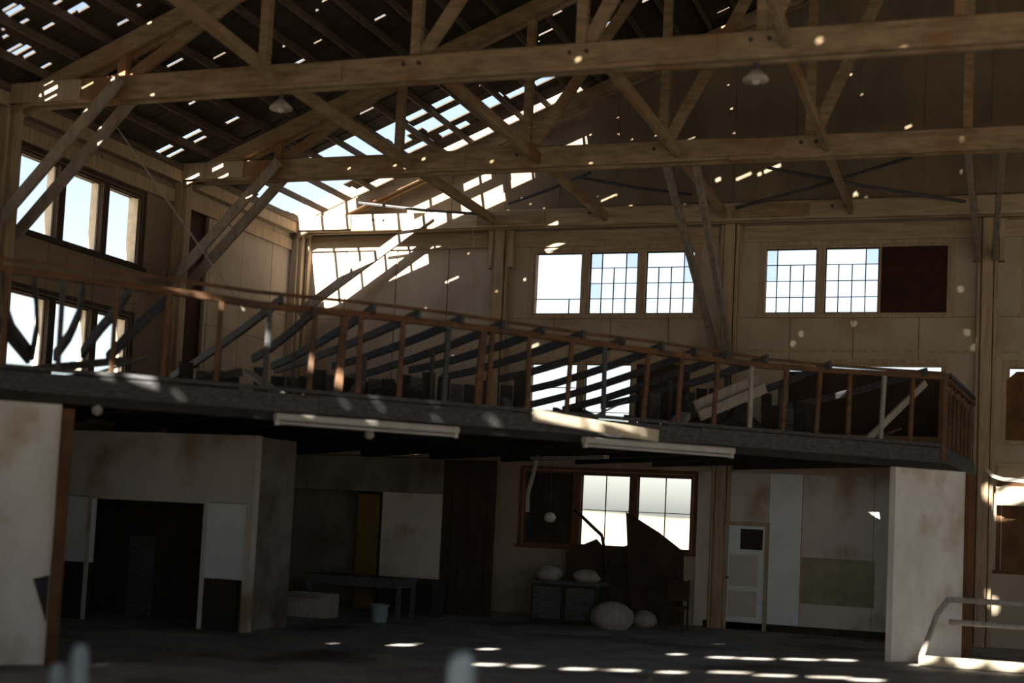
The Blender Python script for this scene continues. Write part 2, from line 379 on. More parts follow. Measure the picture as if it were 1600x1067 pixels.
# left wall
left_holes = []
for k in range(6):
    y0 = BY-BAY*(k+1)
    if k == 0: left_holes += [(22.62, 23.42, 4.6, 7.70)]
    else: left_holes += [(y0+.36, y0+3.75, 6.20, 7.52), (y0+.36, y0+3.60, 3.60, 5.26)]
wl = struct(empty('wall_left', (WX, 0, 0)), 'left eave wall clad in beige panels')
mb = MB()
for a, b, c, d in minus((FY-.2, BY+.16, 0, ZE+.0), left_holes): mb.box(WX-.2, WX, a, b, c, d)
mb.build('outer_cladding', SHELL, wl)
for k in range(24):
    a, b = BY-1.22*(k+1)+.008, BY-1.22*k-.008
    if b < 12: continue
    for z0, z1 in ((0, 3.15), (3.15, 5.5), (5.5, 6.15), (6.15, 8.0)):
        rs = minus((a, b, z0+.006, z1-.006), [(h[0]-.005, h[1]+.005, h[2]-.005, h[3]+.005) for h in left_holes])
        if not rs: continue
        mb = MB(); o = random.uniform(0, .012)
        for r in rs: mb.box(WX+.002, WX+.016+o, r[0], r[1], r[2], r[3])
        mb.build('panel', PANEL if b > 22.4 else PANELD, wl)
for k in range(4): post(wl, WX+.02, BY-BAY*k-(.25 if k == 0 else 0), (1, 0, 0), 8.05, .15)
for k in range(3):
    MB().box(WX+.02, WX+.2, BY-BAY*(k+1)+.2, BY-BAY*k-.2, 8.0, 8.25).build('eave_plate', POSTW, wl)
    MB().box(WX+.02, WX+.075, BY-BAY*(k+1)+.2, BY-BAY*k-.2, 7.62, 7.86).build('header_board', POSTW, wl)
MB().box(WX-.19, WX-.05, 22.62, 23.42, 4.6, 7.70).build('boarded_panel', MAROON, wl)
# right and front walls (behind and beside the camera), openings added to let light in
rh = []
for k in range(6):
    y0 = FY+BAY*k; rh += [(y0+.7, y0+4.2, 6.2, 7.52)]+([(y0+.7, y0+4.2, 3.6, 5.26)] if k not in (1, 2) else [])
rh += [(4.0, 12.4, 0, 4.7)]  # unseen side opening, added to light the piers
mb = MB()
for a, b, c, d in minus((FY-.2, BY+.16, 0, ZE), rh): mb.box(RX, RX+.2, a, b, c, d)
struct(mb.build('wall_right', SHELL), 'right eave wall of the hall')
mb = MB()
for a, b, c, d in minus((WX-.2, RX+.2, 0, ZE), [(-2.5, 10.5, 0, 5.2)]): mb.box(a, b, FY-.18, FY, c, d)
mb.prism([(WX-.2, FY, ZE), (RX+.2, FY, ZE), (RIDGE, FY, roofz(RIDGE)+.1)], (0, -.18, 0))
struct(mb.build('wall_front', SHELL), 'front gable wall with a wide opening added to let light in')

# ------------------------------------------------------------------ windows
wn = [0]
def window(axis, pos, u0, u1, z0, z1, sash, label, mull=.17, depth=.16, sill=True, frame=POSTW, inset=.05, jamb=None):
    """sash: list of (a, b, columns, rows, missing bars, glazed cells, boarded material)"""
    wn[0] += 1
    base = V((u0+u1)/2, pos, z0) if axis == 'x' else V(pos, (u0+u1)/2, z0)
    root = struct(empty('window_%d' % wn[0], base), label)
    sg = 1 if axis == 'x' else -1
    def bx(mb, a, b, d0, d1, c, d):
        if axis == 'x': mb.box(a, b, pos+d0, pos+d1, c, d)
        else: mb.box(pos-d0, pos-d1, a, b, c, d)
    f = MB(); t = .045
    bx(f, u0, u1, -.01, depth, z1-t, z1); bx(f, u0, u1, -.01, depth, z0, z0+t)
    bx(f, u0, u0+t, -.01, depth, z0+t, z1-t); bx(f, u1-t, u1, -.01, depth, z0+t, z1-t)
    f.build('window_frame', frame, root)
    if sill:
        s = MB(); bx(s, u0-.14, u1+.14, -.09, 0, z0-.06, z0+.005); s.build('sill', frame, root)
        for q in (u0-.1, u1+.02):
            s = MB(); bx(s, q, q+.08, -.035, -.01, z0+.005, z1+.02); s.build('casing', frame, root)
        s = MB(); bx(s, u0-.1, u1+.1, -.035, -.01, z1+.02, z1+.09); s.build('casing', frame, root)
    for i in range(len(sash)-1):
        a, b = sash[i][1], sash[i+1][0]
        s = MB(); bx(s, a, b, -.03, depth if jamb is None else .04, z0+t, z1-t); s.build('mullion', frame, root)
        if jamb: s = MB(); bx(s, a, b-.03, .041, depth, z0+t, z1-t); s.build('jamb', jamb, root)
    if jamb: s = MB(); bx(s, u1-.075, u1-t-.001, .041, depth, z0+t, z1-t); s.build('jamb', jamb, root)
    for a, b, nc, nr, miss, glz, board in sash:
        if board:
            s = MB(); bx(s, a+.002, b-.002, inset-.02, inset+.01, z0+t, z1-t if not isinstance(board, tuple) else board[1]); s.build('boarded_panel', board[0] if isinstance(board, tuple) else board, root); continue
        A, B, Z0, Z1 = a+.0, b-.0, z0+t, z1-t
        cw, rh_ = (B-A)/nc, (Z1-Z0)/nr
        bars = MB(); q = .010
        s = MB()
        for (e0, e1, c0, c1) in ((A, A+.025, Z0, Z1), (B-.025, B, Z0, Z1), (A, B, Z0, Z0+.025), (A, B, Z1-.025, Z1)): bx(s, e0, e1, inset, inset+.03, c0, c1)
        s.build('sash_frame', STEEL, root)
        for i in range(1, nc):
            for j in range(nr):
                if ('v', i, j) in miss: continue
                s = MB(); bx(s, A+cw*i-q, A+cw*i+q, inset, inset+.025, Z0+rh_*j, Z0+rh_*(j+1)); s.build('muntin', STEEL, root)
        for j in range(1, nr):
            if ('h', j) in miss: continue
            s = MB(); bx(s, A, B, inset+.004, inset+.020, Z0+rh_*j-q*.8, Z0+rh_*j+q*.8); s.build('muntin', STEEL, root)
        for i, j in glz:
            s = MB(); bx(s, A+cw*i+q, A+cw*(i+1)-q, inset+.010, inset+.015, Z0+rh_*j+q, Z0+rh_*(j+1)-q); s.build('pane', GLASS, root)
    return root
VB = lambda *k: {('v', i, j) for i, j in k}
# back wall, top row
s1 = (-9.30, -8.25, 4, 4, VB(*[(i, j) for i in (1, 2, 3) for j in (1, 2, 3)], (1, 0), (2, 0)) | {('h', 2), ('h', 3)}, [], None)
s2 = (-8.08, -7.05, 4, 4, VB((2, 3)), [(0, 3), (3, 3), (0, 1)], None)
s3 = (-6.88, -5.83, 4, 4, VB((1, 3), (2, 3)), [(3, 3), (3, 2)], None)
window('x', BY, -9.30, -5.83, 6.20, 7.58, [s1, s2, s3], 'upper back window of three sashes, one emptied of bars')
t1 = (-4.47, -3.43, 4, 4, VB((2, 3), (3, 3)), [(0, 3), (0, 2)], None)
t2 = (-3.27, -2.24, 4, 4, VB((1, 3), (2, 3)), [(3, 3)], None)
window('x', BY, -4.47, -.93, 6.20, 7.58, [t1, t2, (-2.20, -.93, 1, 1, set(), [], MAROON)], 'upper back window with the dark boarded sash')
window('x', BY, .45, 3.95, 6.20, 7.58, [(.45, 1.5, 4, 4, set(), [(0, 3)], None), (1.67, 2.7, 4, 4, set(), [], None), (2.87, 3.95, 4, 4, set(), [], None)], 'upper back window at the right edge of the view')
for u in (5.3, 10.2): window('x', BY, u, u+3.5, 6.20, 7.58, [(u, u+1.05, 4, 4, set(), [], None), (u+1.22, u+2.28, 4, 4, set(), [], None), (u+2.45, u+3.5, 4, 4, set(), [], None)], 'upper back window further right')
# middle row, over the mezzanine floor
window('x', BY, -9.30, -5.83, 3.66, 5.25, [(-9.30, -8.25, 1, 3, {('h', 1)}, [], None), (-8.08, -7.10, 1, 3, {('h', 2)}, [], None), (-6.98, -5.83, 1, 1, set(), [], None)], 'middle back window behind the fallen joists')
bpy.data.objects['window_6'].name = 'window_6'
mo = MB(); mo.box(-7.02, -5.83, BY+.03, BY+.06, 4.05, 5.2); mo.build('boarded_panel', UMBER, bpy.data.objects['window_6'])
window('x', BY, -3.95, -1.0, 3.82, 5.25, [(-3.95, -1.0, 1, 1, set(), [], (UMBER, 5.09))], 'middle back window boarded up to a bright slit')
window('x', BY, .14, 3.6, 3.82, 5.25, [(.14, 3.6, 3, 1, set(), [], None)], 'middle back window right of the mezzanine, boarded brown')
bpp = MB(); bpp.prism([(.13, BY-.036, 3.84), (3.6, BY-.036, 3.84), (3.6, BY-.036, 5.12), (.30, BY-.036, 5.12), (.13, BY-.036, 4.96)], (0, .03, 0)); bpp.build('boarded_panel', BROWN, bpy.data.objects['window_8'])
for u in (5.3, 10.2): window('x', BY, u, u+3.5, 3.82, 5.25, [(u, u+1.05, 4, 4, set(), [], None), (u+1.22, u+2.28, 4, 4, set(), [], None), (u+2.45, u+3.5, 4, 4, set(), [], None)], 'middle back window further right')
# ground row
window('x', BY, -9.28, -5.72, 1.42, 2.97, [(-9.28, -8.22, 1, 1, set(), [], BLACK), (-8.05, -7.02, 2, 2, set(), [], None), (-6.86, -5.72, 2, 2, set(), [], None)], 'ground floor back window of two bright four pane sashes', frame=BROWN)
window('x', BY, .1, 3.6, 1.42, 2.97, [(.1, 3.6, 1, 1, set(), [], BROWN)], 'ground floor back window covered with brown board', frame=BROWN)
for u in (5.3, 10.2): window('x', BY, u, u+3.5, 1.42, 2.97, [(u, u+1.7, 2, 2, set(), [], None), (u+1.85, u+3.5, 2, 2, set(), [], None)], 'ground floor back window further right')
# left wall
for k in (1, 2, 3):
    y0 = BY-BAY*(k+1)
    for z0, z1, e in ((6.20, 7.52, 3.75), (3.60, 5.26, 3.60)):
        a = y0+.36; wdt = (e-.36-.34)/3
        ss = [(a+i*(wdt+.17), a+i*(wdt+.17)+wdt, 1, 1, set(), [], None) for i in range(3)]
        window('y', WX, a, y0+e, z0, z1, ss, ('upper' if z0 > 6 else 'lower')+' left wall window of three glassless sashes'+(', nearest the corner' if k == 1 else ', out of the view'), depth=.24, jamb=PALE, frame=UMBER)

# ------------------------------------------------------------------ trusses
def truss(Y, label, wall=False):
    root = thing('roof_truss', (WX, Y, TZ0), label, 'roof truss', 'timber roof trusses')
    Wd = .10; off = (.11, -.11)
    zc = (TZ0+TZ1)/2
    cuts = [WX+.05, WX+5.2, WX+10.6, WX+16.4, WX+21.9, RX-.05]
    for o in off:
        for i, (a, b) in enumerate(zip(cuts, cuts[1:])):
            j = random.uniform(-.012, .012)
            MB().beam((a+.004, Y+o, zc+j), (b-.004, Y+o, zc+j), Wd, .36, ch=.012).build('bottom_chord_plank', POSTH if wall else WOOD, root)
    for a, b in zip(cuts[1:-1], cuts[1:-1]):
        MB().box(a-.75, a+.75, Y-.20, Y-.162, TZ0+.05, TZ1-.05).build('splice_plate', WOOD, root)
    MB().box(WX+.1, WX+1.5, Y-.205, Y-.162, TZ0+.03, TZ1-.02).build('splice_plate', POSTW, root)
    for s, (e, d) in enumerate(((WX, 1), (RX, -1))):
        a = V(e+d*.1, Y, ZE-.36+SL*.1+.06); b = V(RIDGE, Y, roofz(RIDGE)-.30)
        for o in off: MB().beam(a+V(0, o, 0), b+V(0, o, 0), Wd, .26, ch=.01).build('top_chord_plank', WOOD, root)
    n = 12; st = (RX-WX)/n
    X = [WX+st*k for k in range(n+1)]
    top = [roofz(x)-.42 for x in X]
    X = [x-.30 for x in X]
    for k in range(1, n) if not wall else ():
        MB().beam((X[k], Y, TZ0+.1), (X[k], Y, top[k]+.1), .14, .14, side=(1, 0, 0)).build('web_post', WOOD, root)
    for k in (1, 3, 4, 5) if not wall else ():
        MB().beam((X[k]+.05, Y+.04, TZ1), (X[k+1]-.05, Y+.04, top[k+1]), .07, .19, side=(0, 1, 0)).build('web_diagonal', WOOD, root)
        kk = n-k
        MB().beam((X[kk]-.05, Y+.04, TZ1), (X[kk-1]+.05, Y+.04, top[kk-1]), .07, .19, side=(0, 1, 0)).build('web_diagonal', WOOD, root)
    # knee braces down to the left wall post
    for o in ((-.28, .25) if not wall else (-.2,)):
        e = Y+o*1.0
        if wall: a, b = V(WX+.35, e, 6.2), V(WX+3.4, e, 8.3)
        else: a, b = V(WX+.12, e, 6.05), V(WX+2.3, e, 8.30)
        MB().beam(a, b, .06, .20, side=(0, 1, 0), ch=.006).build('knee_brace', BRACEW, root)
    # tie bolts
    for k in (1, 2, 3, 4, 5):
        for q in (-.12, .12):
            MB().tube([(X[k]+q, Y-.19, zc+.05), (X[k]+q, Y-.155, zc+.05)], .03, 6).build('bolt', STEEL, root)
    return root
truss(TR[2], 'nearest timber roof truss, its heavy chord crossing the top of the view')
truss(TR[1], 'middle timber roof truss, hanging between the nearest one and the back wall')
truss(TR[0]-.12, 'timber roof truss standing against the back gable wall, sunlit at its left end', wall=True)

# struts along the hall, from truss to truss
XT = [WX+(RX-WX)/12*k for k in range(13)]
nm = {2: 'leftmost', 3: 'second from left', 4: 'third from left', 5: 'fourth from left', 6: 'fifth from left'}
for k in (2, 3, 4, 5):
    for i, (y0, y1) in enumerate(((12.5, 17.2), (17.7, 22.1), (22.55, 26.65))):
        if i == 0 and k != 2 and k != 5: continue
        bay = ('in front of the nearest truss', 'between the nearest and middle trusses', 'between the middle truss and the back wall')[i]
        z0 = 8.5 if i == 0 else 8.2; x = XT[k]+(.06, .0, -.06)[i]
        o = MB().beam((x, y0, z0), (x, y1, 8.16), .09, .19, ch=.008).build('longitudinal_strut', WOOD)
        tag(o, '%s timber strut running lengthwise %s' % (nm[k], bay), 'strut', 'timber struts between the trusses')

# raking braces from the middle truss to the back wall posts
for x, z1, lab in ((BP[2], 5.35, 'second'), (BP[3], 7.25, 'third')):
    for dx, sd in ((-.30, 'left'), (.22, 'right')):
        o = MB().beam((x+dx-(0 if z1 < 6 else .0), 22.45, 8.15), (x+dx*.55, BY-.30, z1), .10, .19, side=(1, 0, 0), ch=.008).build('wall_brace', BRACEW)
        tag(o, 'raking plank brace, %s one of the pair leading down to the %s wall post' % (sd, 'middle' if lab == 'second' else 'rightmost'), 'brace', 'wall braces')

# thin tie rods crossing under the roof
for a, b, lab in (((560, 317), (760, 335), 'left of the back windows, running to the panelled post'), ((795, 318), (922, 270), 'rising right from the post beside the first window'), ((905, 277), (1080, 304), 'above the first upper window'),
                  ((1150, 325), (1425, 245), 'rising right above the second upper window'), ((1200, 262), (1508, 315), 'falling right towards the rightmost wall post')):
    p, q = onZ(*a, 8.42), onZ(*b, 8.42)
    p.y = min(max(p.y, 22.6), 26.6); q.y = min(max(q.y, 22.6), 26.6)
    p = onY(*a, p.y); q = onY(*b, q.y)
    o = MB().tube([p, (p+q)/2+V(0, 0, -.03), q], .03, 6).build('tie_rod', DARKW)
    tag(o, 'thin dark tie rod '+lab, 'rod', 'tie rods')

o = MB().tube([(WX+2.5, 17.72, TZ1+.10), (-6, 17.72, TZ1+.13), (3.0, 17.72, TZ1+.10), (RX-.3, 17.72, TZ1+.08)], .03, 8).build('conduit_pipe', GREYW); tag(o, 'thin conduit pipe running above the nearest truss chord', 'pipe')
# slack wires
p, q = onY(178, 192, 17.75), mz(382, 486, -.1)
o = MB().tube([p+(q-p)*t for t in (0, .25, .5, .75, 1)], .011, 6).build('slack_wire', GREYW); tag(o, 'slack wire slanting from the nearest truss to the mezzanine rail', 'wire')
for i, (x, y0, y1, r) in enumerate(((740, 334, 560, .006), (765, 334, 420, .006))):
    t0 = onY(x, y0, 26.72); t0.z = 8.06; o = MB().tube([t0, onY(x, (y0+y1)/2, 26.72)+V(.01, 0, 0), onY(x-1, y1, 26.72)], r, 6).build('hanging_wire', GREYW); tag(o, ('longer', 'shorter')[i]+' thin wire hanging before the panels left of the first window', 'wire')

# pendant lamps on the nearest chord
for (x, y), lab in (((440, 150), 'left'), ((1182, 92), 'right')):
    p = onY(x, y, TR[2]); p.z = TZ0-.02
    root = thing('pendant_lamp', p, 'small pale shade lamp under the nearest truss chord, %s one of two' % lab, 'lamp', 'lamps under the trusses')
    MB().tube([p, p+V(0, 0, -.10)], .035, 8).build('socket', DARKW, root)
    MB().lathe(p+V(0, 0, -.24), [(.17, 0), (.165, .03), (.10, .10), (.045, .15)], 16).build('lamp_shade', GREYW, root, True)
    MB().lathe(p+V(0, 0, -.29), [(.02, 0), (.05, .03), (.05, .06), (.03, .10)], 10).build('bulb', WHITE, root, True)

# ------------------------------------------------------------------ mezzanine cutting the corner at 45 degrees
D1 = V(.7071, .7071, 0); DB = V(-.7071, .7071, 0)       # along the front, and back from it
def mf(x, z, b=0): return V(x, x+23.95, z)+DB*b           # a point of the front line
mez = thing('mezzanine', (-6, 17.95, 3.1), 'open framed mezzanine with rusty stud parapet, crossing the back left corner', 'mezzanine')
XL, XR = WX+.06, -.80
poly = [(XL, XL+23.95), (XR, XR+23.95), (-.45, BY-.3), (XL, BY-.3)]
# deck planks run square to the front
y = XL+23.95+.15
while y < BY-.35:
    y1 = min(y+.295, BY-.32); xr = min(y-23.95, XR if y < XR+23.95 else XR+(y-XR-23.95)/(BY-.3-XR-23.95)*.35)
    gaps = [(XL, xr)] if not (25.25 < y < 25.56) else [(XL, -2.74), (-2.26, xr)]
    for a, b in gaps:
        if b-a > .1: MB().box(a, b, y, y1-.004, 3.33, 3.38).build('deck_plank', DARKW, mez)
    y += .295
for i in range(18):                                       # floor joists seen from below
    x = XL+.2+i*(XR-XL-.4)/17; a = mf(x, 3.21, .1)
    L = min((x-XL)/.7071, (BY-.35-(x+23.95))/.7071)
    if L > .5: MB().beam(a, a+DB*(L-.15), .05, .22).build('floor_joist', BLACK, mez)
for x0, x1 in ((XL, -8.2), (-8.2, -4.1), (-4.1, XR)):
    MB().beam(mf(x0+.003, 3.30, .05), mf(x1-.003, 3.29, .05), .10, .24, ch=.01).build('edge_beam', DARKW, mez)
    MB().beam(mf(x0+.003, 3.14, .12), mf(x1-.003, 3.12, .12), .12, .12, ch=.01).build('lower_edge_beam', BLACK, mez)
P = [onP(x, y, MP0+MN*.03, MN) for x, y in ((-60, 408), (0, 419), (100, 433), (240, 452), (330, 464), (400, 476), (560, 491), (700, 507), (780, 516), (900, 532), (1050, 554), (1200, 572), (1300, 579), (1400, 585), (1478, 590))]
P = [mf(WX+.1, 4.5)]+P
MB().bent(P, .10, .085).build('top_plate', RUST, mez)
def plate_z(x):
    for a, b in zip(P, P[1:]):
        if a.x <= x <= b.x: return a.z+(b.z-a.z)*(x-a.x)/(b.x-a.x)
    return P[-1].z
Q = [mz(x, y, .06) for x, y in ((-60, 392), (0, 404), (100, 415), (240, 432), (400, 456), (560, 472), (700, 489), (780, 501), (900, 519), (1030, 535), (1100, 546), (1200, 561), (1300, 571), (1400, 578), (1476, 583))]
Q = [mf(WX+.1, 4.66, .05)]+Q
MB().bent(Q, .025, .045).build('ribbon_board', RUST, mez)
MB().beam(mf(-10.9, 3.46, .04), mf(XR, 3.45, .04), .10, .05).build('sole_plate', DARKW, mez)
sx = -10.91-.437*6; i = 0
while sx < -.9:
    j = random.uniform(-.02, .02); lean = random.uniform(-.03, .03)
    z0 = 3.47; z1 = plate_z(sx)-.04
    MB().beam(mf(sx+j, z0, .03), mf(sx+j+lean, z1, .0), .045, .06, side=DB).build('stud', RUST if i % 4 != 3 else (GREYW if sx > -5 else DARKW), mez)
    sx += .437; i += 1
for x in (-8.02, -6.62):
    MB().beam(mf(x, 3.47, .05), mf(x+.02, plate_z(x)-.04, .03), .07, .09, side=DB).build('stud', RUST, mez)
MB().beam(mf(XR-.02, 3.2, .03), mf(XR-.02, 4.6, .03), .10, .10, side=DB).build('corner_post', RUST, mez)
# return to the back wall at the right end
R1, R2 = V(XR+.0, XR+23.95, 0), V(-.45, BY-.35, 0)
for z, nmx, M_, hh in ((4.50, 'top_plate', RUST, .085), (3.28, 'edge_beam', DARKW, .26), (4.60, 'ribbon_board', DARKW, .06)):
    MB().beam(R1+V(.02, .08, z), R2+V(0, 0, z-.02), .09, hh).build(nmx, M_, mez)
for t in (.15, .3, .45, .6, .75, .9):
    p = R1+(R2-R1)*t
    MB().beam(p+V(0, 0, 3.42), p+V(0, 0, 4.46), .05, .09, side=(1, 0, 0)).build('stud', RUST, mez)
sh = MB(); a, b = R1+V(-.04, .15, 0), R2+V(-.04, -.05, 0)
sh.add([a+V(0, 0, 3.42), b+V(0, 0, 3.42), b+V(0, 0, 4.30), a+V(0, 0, 4.42), a+V(-.02, 0, 3.42), b+V(-.02, 0, 3.42), b+V(-.02, 0, 4.30), a+V(-.02, 0, 4.42)],
       [(0, 1, 2, 3), (4, 7, 6, 5), (0, 4, 5, 1), (1, 5, 6, 2), (2, 6, 7, 3), (3, 7, 4, 0)]); sh.build('sheathing', UMBER, mez)
# ceiling joists of the fallen roof over it: nailed at the front plate, sunk at the back
JO = (((437, 470), (268, 588), 1), ((487, 489), (395, 560), 1), ((580, 484), (425, 572), 2), ((650, 492), (430, 578), 2), ((718, 500), (520, 572), 2), ((782, 508), (540, 592), 2), ((845, 517), (640, 578), 2), ((907, 524), (690, 590), 2),
      ((969, 534), (780, 592), 2), ((1030, 543), (820, 610), 2), ((1082, 551), (830, 632), 2), ((1130, 556), (880, 640), 2), ((1192, 562), (940, 634), 2), ((1290, 572), (1090, 640), 2), ((1440, 582), (1200, 640), 2))
JL = []
for f, b, kd in JO:
    a = mz(*f, .02); a.z = min(a.z, 4.66); e = onP(*b, a, (1, 1, 0))
    ln = (e-a).length
    if ln > 7.5: e = a+(e-a)*7.5/ln
    mid = (a+e)/2+V(0, 0, -.05)
    a2 = a-(e-a).normalized()*.12
    MB().bent([a2, a+(mid-a)*.5+V(0, 0, -.015), mid, (mid+e)/2-V(0, 0, .02), e], .045, .115).build('ceiling_joist', DARKW, mez)
# the sprung, curling lengths at the left end
for pts in (((6, 428), (8, 480), (20, 515), (48, 552)), ((53, 434), (57, 470), (58, 510), (50, 556)), ((130, 444), (124, 490), (108, 525), (86, 556)), ((203, 450), (186, 480), (158, 512), (128, 552)), ((268, 462), (225, 502), (196, 530), (168, 560)), ((-60, 430), (-30, 470), (10, 520), (44, 560))):
    PP = []
    for i, (x, y) in enumerate(pts):
        PP.append(mz(x, y, .05+.45*i))
    MB().bent(PP, .05, .16, side=D1).build('ceiling_joist', DARKW, mez)
# boards left at the back of the deck, and the pale lit plank along the edge
pl = MB().bent([mz(832, 648, -.05), mz(880, 657, -.10), mz(950, 669, -.20), mz(1028, 681, -.24)], .05, .17, ch=.01).build('loose_plank', PALE)
tag(pl, 'pale sunlit plank lying along the mezzanine edge', 'plank')
o = MB().beam(mz(1352, 690, .25), mz(1446, 598, .25), .05, .10, side=DB).build('leaning_stick', GREYW); tag(o, 'grey stick leaning in the right end of the parapet', 'plank')
rnd = random.Random(5)
STX = sorted(-10.91+.437*i for i in range(24))[::-1]      # studs counted from the right end
ORD = 'first second third fourth fifth sixth seventh eighth ninth tenth eleventh twelfth thirteenth fourteenth fifteenth sixteenth seventeenth eighteenth nineteenth twentieth twenty-first twenty-second twenty-third twenty-fourth'.split()
for n in range(1, 22):
    u = STX[n]; q = mf(u, 3.42); d0 = (q-CAM).normalized(); b = rnd.uniform(.5, 1.35); c = q+d0*(b/max(.2, d0.dot(DB)))
    c.z = 3.42
    ang = math.radians(rnd.choice((135, 100, 160, 20))+rnd.uniform(-15, 15)); L = rnd.uniform(.6, 1.0); d = V(math.cos(ang), math.sin(ang), 0)*L/2
    th = rnd.choice((.03, .05, .10)); e0, e1 = c-d+V(0, 0, th/2), c+d+V(0, 0, th/2+rnd.uniform(0, .35))
    if min(e0.x, e1.x) < WX+.3 or max(e0.y, e1.y) > BY-.4 or max(e0.x, e1.x) > -1.1 or min(e0.y-e0.x, e1.y-e1.x) < 24.15: continue
    o = MB().beam(e0, e1, rnd.choice((.08, .14, .2)), th).build('fallen_plank', (DARKW, DARKW, RUST, GREYW, BLACK)[n % 5])
    tag(o, 'broken %s plank on the mezzanine deck behind the %s stud from its right end' % (('charred', 'charred', 'rusty brown', 'grey', 'burnt black')[n % 5], ORD[n]), 'plank', 'debris planks on the mezzanine deck')
for f, g, b, lab in (((1086, 634), (1184, 592), 1.2, 'upper'), ((1092, 650), (1196, 606), 1.0, 'lower')):
    o = MB().beam(mz(*f, b), mz(*g, b), .05, .16, side=DB).build('propped_board', GREYW); tag(o, 'pale grey board propped across the debris right of the middle window, %s of two' % lab, 'plank')
for f, g, b, lab in (((-10, 583), (205, 562), 1.3, 'upper'), ((30, 596), (215, 585), 1.0, 'lower')):
    o = MB().beam(mz(*f, b), mz(*g, b), .05, .10, side=DB).build('long_plank', DARKW); tag(o, 'long charred plank lying across the lower left wall windows, %s of two' % lab, 'plank')
# charred remains of a low inner partition: uneven upright boards and a few taller studs
for x0, x1, ya, yb, lab in ((292, 832, 578, 596, 'behind the left half of the parapet'), (1008, 1282, 606, 632, 'right of the bright middle window')):
    c = mz((x0+x1)/2, 620, 2.2); c.z = 3.38
    root = thing('burnt_partition', c, 'low charred partition of uneven upright boards '+lab, 'partition', 'burnt partitions on the mezzanine'); root['kind'] = 'thing'
    pa, pb_ = mz(x0, ya, 2.2), mz(x1, yb, 2.2); n = int((pb_-pa).length/.21)
    for i in range(n):
        a = pa+(pb_-pa)*(i/n); zt = a.z+rnd.uniform(-.12, .12)
        if rnd.random() < .12: continue
        q = V(a.x, a.y, 0)+DB*rnd.uniform(0, .02)
        MB().beam(q+V(0, 0, 3.385), q+D1*rnd.uniform(-.03, .03)+V(0, 0, zt), .20, .025, side=D1).build('charred_board', (BLACK, DARKW, BLACK)[i % 3], root)
        if i % 5 == 2: MB().beam(q-DB*.06+V(0, 0, 3.385), q-DB*.06+V(0, 0, zt+.35), .05, .07, side=D1).build('stud', DARKW, root)
# low heaps of rubble along the deck
for (x, y, wd, ht, lab) in ((900, 655, .9, .22, 'under the middle back window'), (620, 640, 1.3, .34, 'behind the middle of the parapet'), (1130, 668, 1.6, .42, 'towards the right end of the deck')):
    c = mz(x, y, 1.2); c.z = 3.40; hb = MB(); k = 22; rg = []
    for j, (s, h) in enumerate(((1, 0), (.86, .35), (.6, .7), (.25, 1))):
        for q in range(k):
            f = 1+rnd.uniform(-.16, .16); A = q*2*math.pi/k
            rg.append(c+D1*math.cos(A)*wd*.5*s*f+DB*math.sin(A)*.45*s*f+V(0, 0, ht*h*(1+rnd.uniform(-.25, .2))))
    fs = [(j*k+q, j*k+(q+1) % k, (j+1)*k+(q+1) % k, (j+1)*k+q) for j in range(3) for q in range(k)]+[tuple(range(3*k, 4*k)), tuple(range(k-1, -1, -1))]
    o = hb.add(rg, fs).build('rubble_heap', BLACK); tag(o, 'low dark heap of charred rubble '+lab, 'rubble')

# fluorescent battens on the mezzanine edge
for (a, b, lab) in (((430, 649), (715, 672), 'left'), ((912, 691), (1145, 709), 'right')):
    p, q = mz(*a, -.08), mz(*b, -.08); p.z = q.z = 3.10
    root = thing('fluorescent_batten', (p+q)/2, 'long white fluorescent light batten under the mezzanine edge, %s one' % lab, 'lamp', 'fluorescent battens')
    MB().beam(p, q, .13, .09, ch=.02).build('housing', WHITE, root)
    d = (q-p).normalized()
    for e, s in ((p, 1), (q, -1)): MB().beam(e+V(0, 0, -.07), e+d*s*.05+V(0, 0, -.07), .06, .07).build('lamp_holder', WHITE, root)
    MB().tube([p+d*.05+V(0, 0, -.075), q-d*.05+V(0, 0, -.075)], .02, 8).build('tube', WHITE, root)
p, q = onZ(832, 716, 3.09), onZ(948, 714, 3.09)
o = MB().beam(p, q, .10, .06).build('fallen_batten', GREYW); tag(o, 'dull brown batten hanging under the mezzanine beside the right tube', 'lamp')
for (x, y), lab in (((577, 678), 'below the left batten'), ((152, 640), 'by the left pier')):
    p = mz(x, y, .1)
    root = thing('bulb_holder', p, 'small pale bulb holder '+lab, 'lamp')
    MB().tube([p+V(0, 0, .06), p+V(0, 0, .2)], .03, 8).build('socket', DARKW, root)
    MB().lathe(p+V(0, 0, -.07), [(.02, 0), (.06, .03), (.065, .08), (.035, .14)], 12).build('bulb', GREYW, root, True)

# ------------------------------------------------------------------ piers carrying the mezzanine
def pier(x0, x1, z1, label, trim_right=True):
    root = struct(empty('pillar', mf((x0+x1)/2, 0, .3)), label)
    MB().beam(mf(x0, z1/2, .12), mf(x1, z1/2, .12), .14, z1-.0, ch=.015).build('plaster_face', PLAS, root)
    MB().beam(mf(x1+.05, 0, .02), mf(x1+.05, z1-.05, .02), .13, .14, side=D1, ch=.01).build('corner_trim', BROWN, root)
    return root
pier(-12.6, -10.42, 3.06, 'broad pale plaster pier at the left edge')
pier(-1.47, -.45, 3.06, 'pale stained plaster pier under the right end of the mezzanine')
st = MB(); st.add([mf(-10.55, 1.0, .04), mf(-10.43, 1.05, .04), mf(-10.43, .5, .04), mf(-10.55, 1.0, .02), mf(-10.43, 1.05, .02), mf(-10.43, .5, .02)], [(0, 1, 2), (3, 5, 4), (0, 3, 4, 1), (1, 4, 5, 2), (2, 5, 3, 0)])
st.build('torn_edge', BLACK, bpy.data.objects['pillar'])

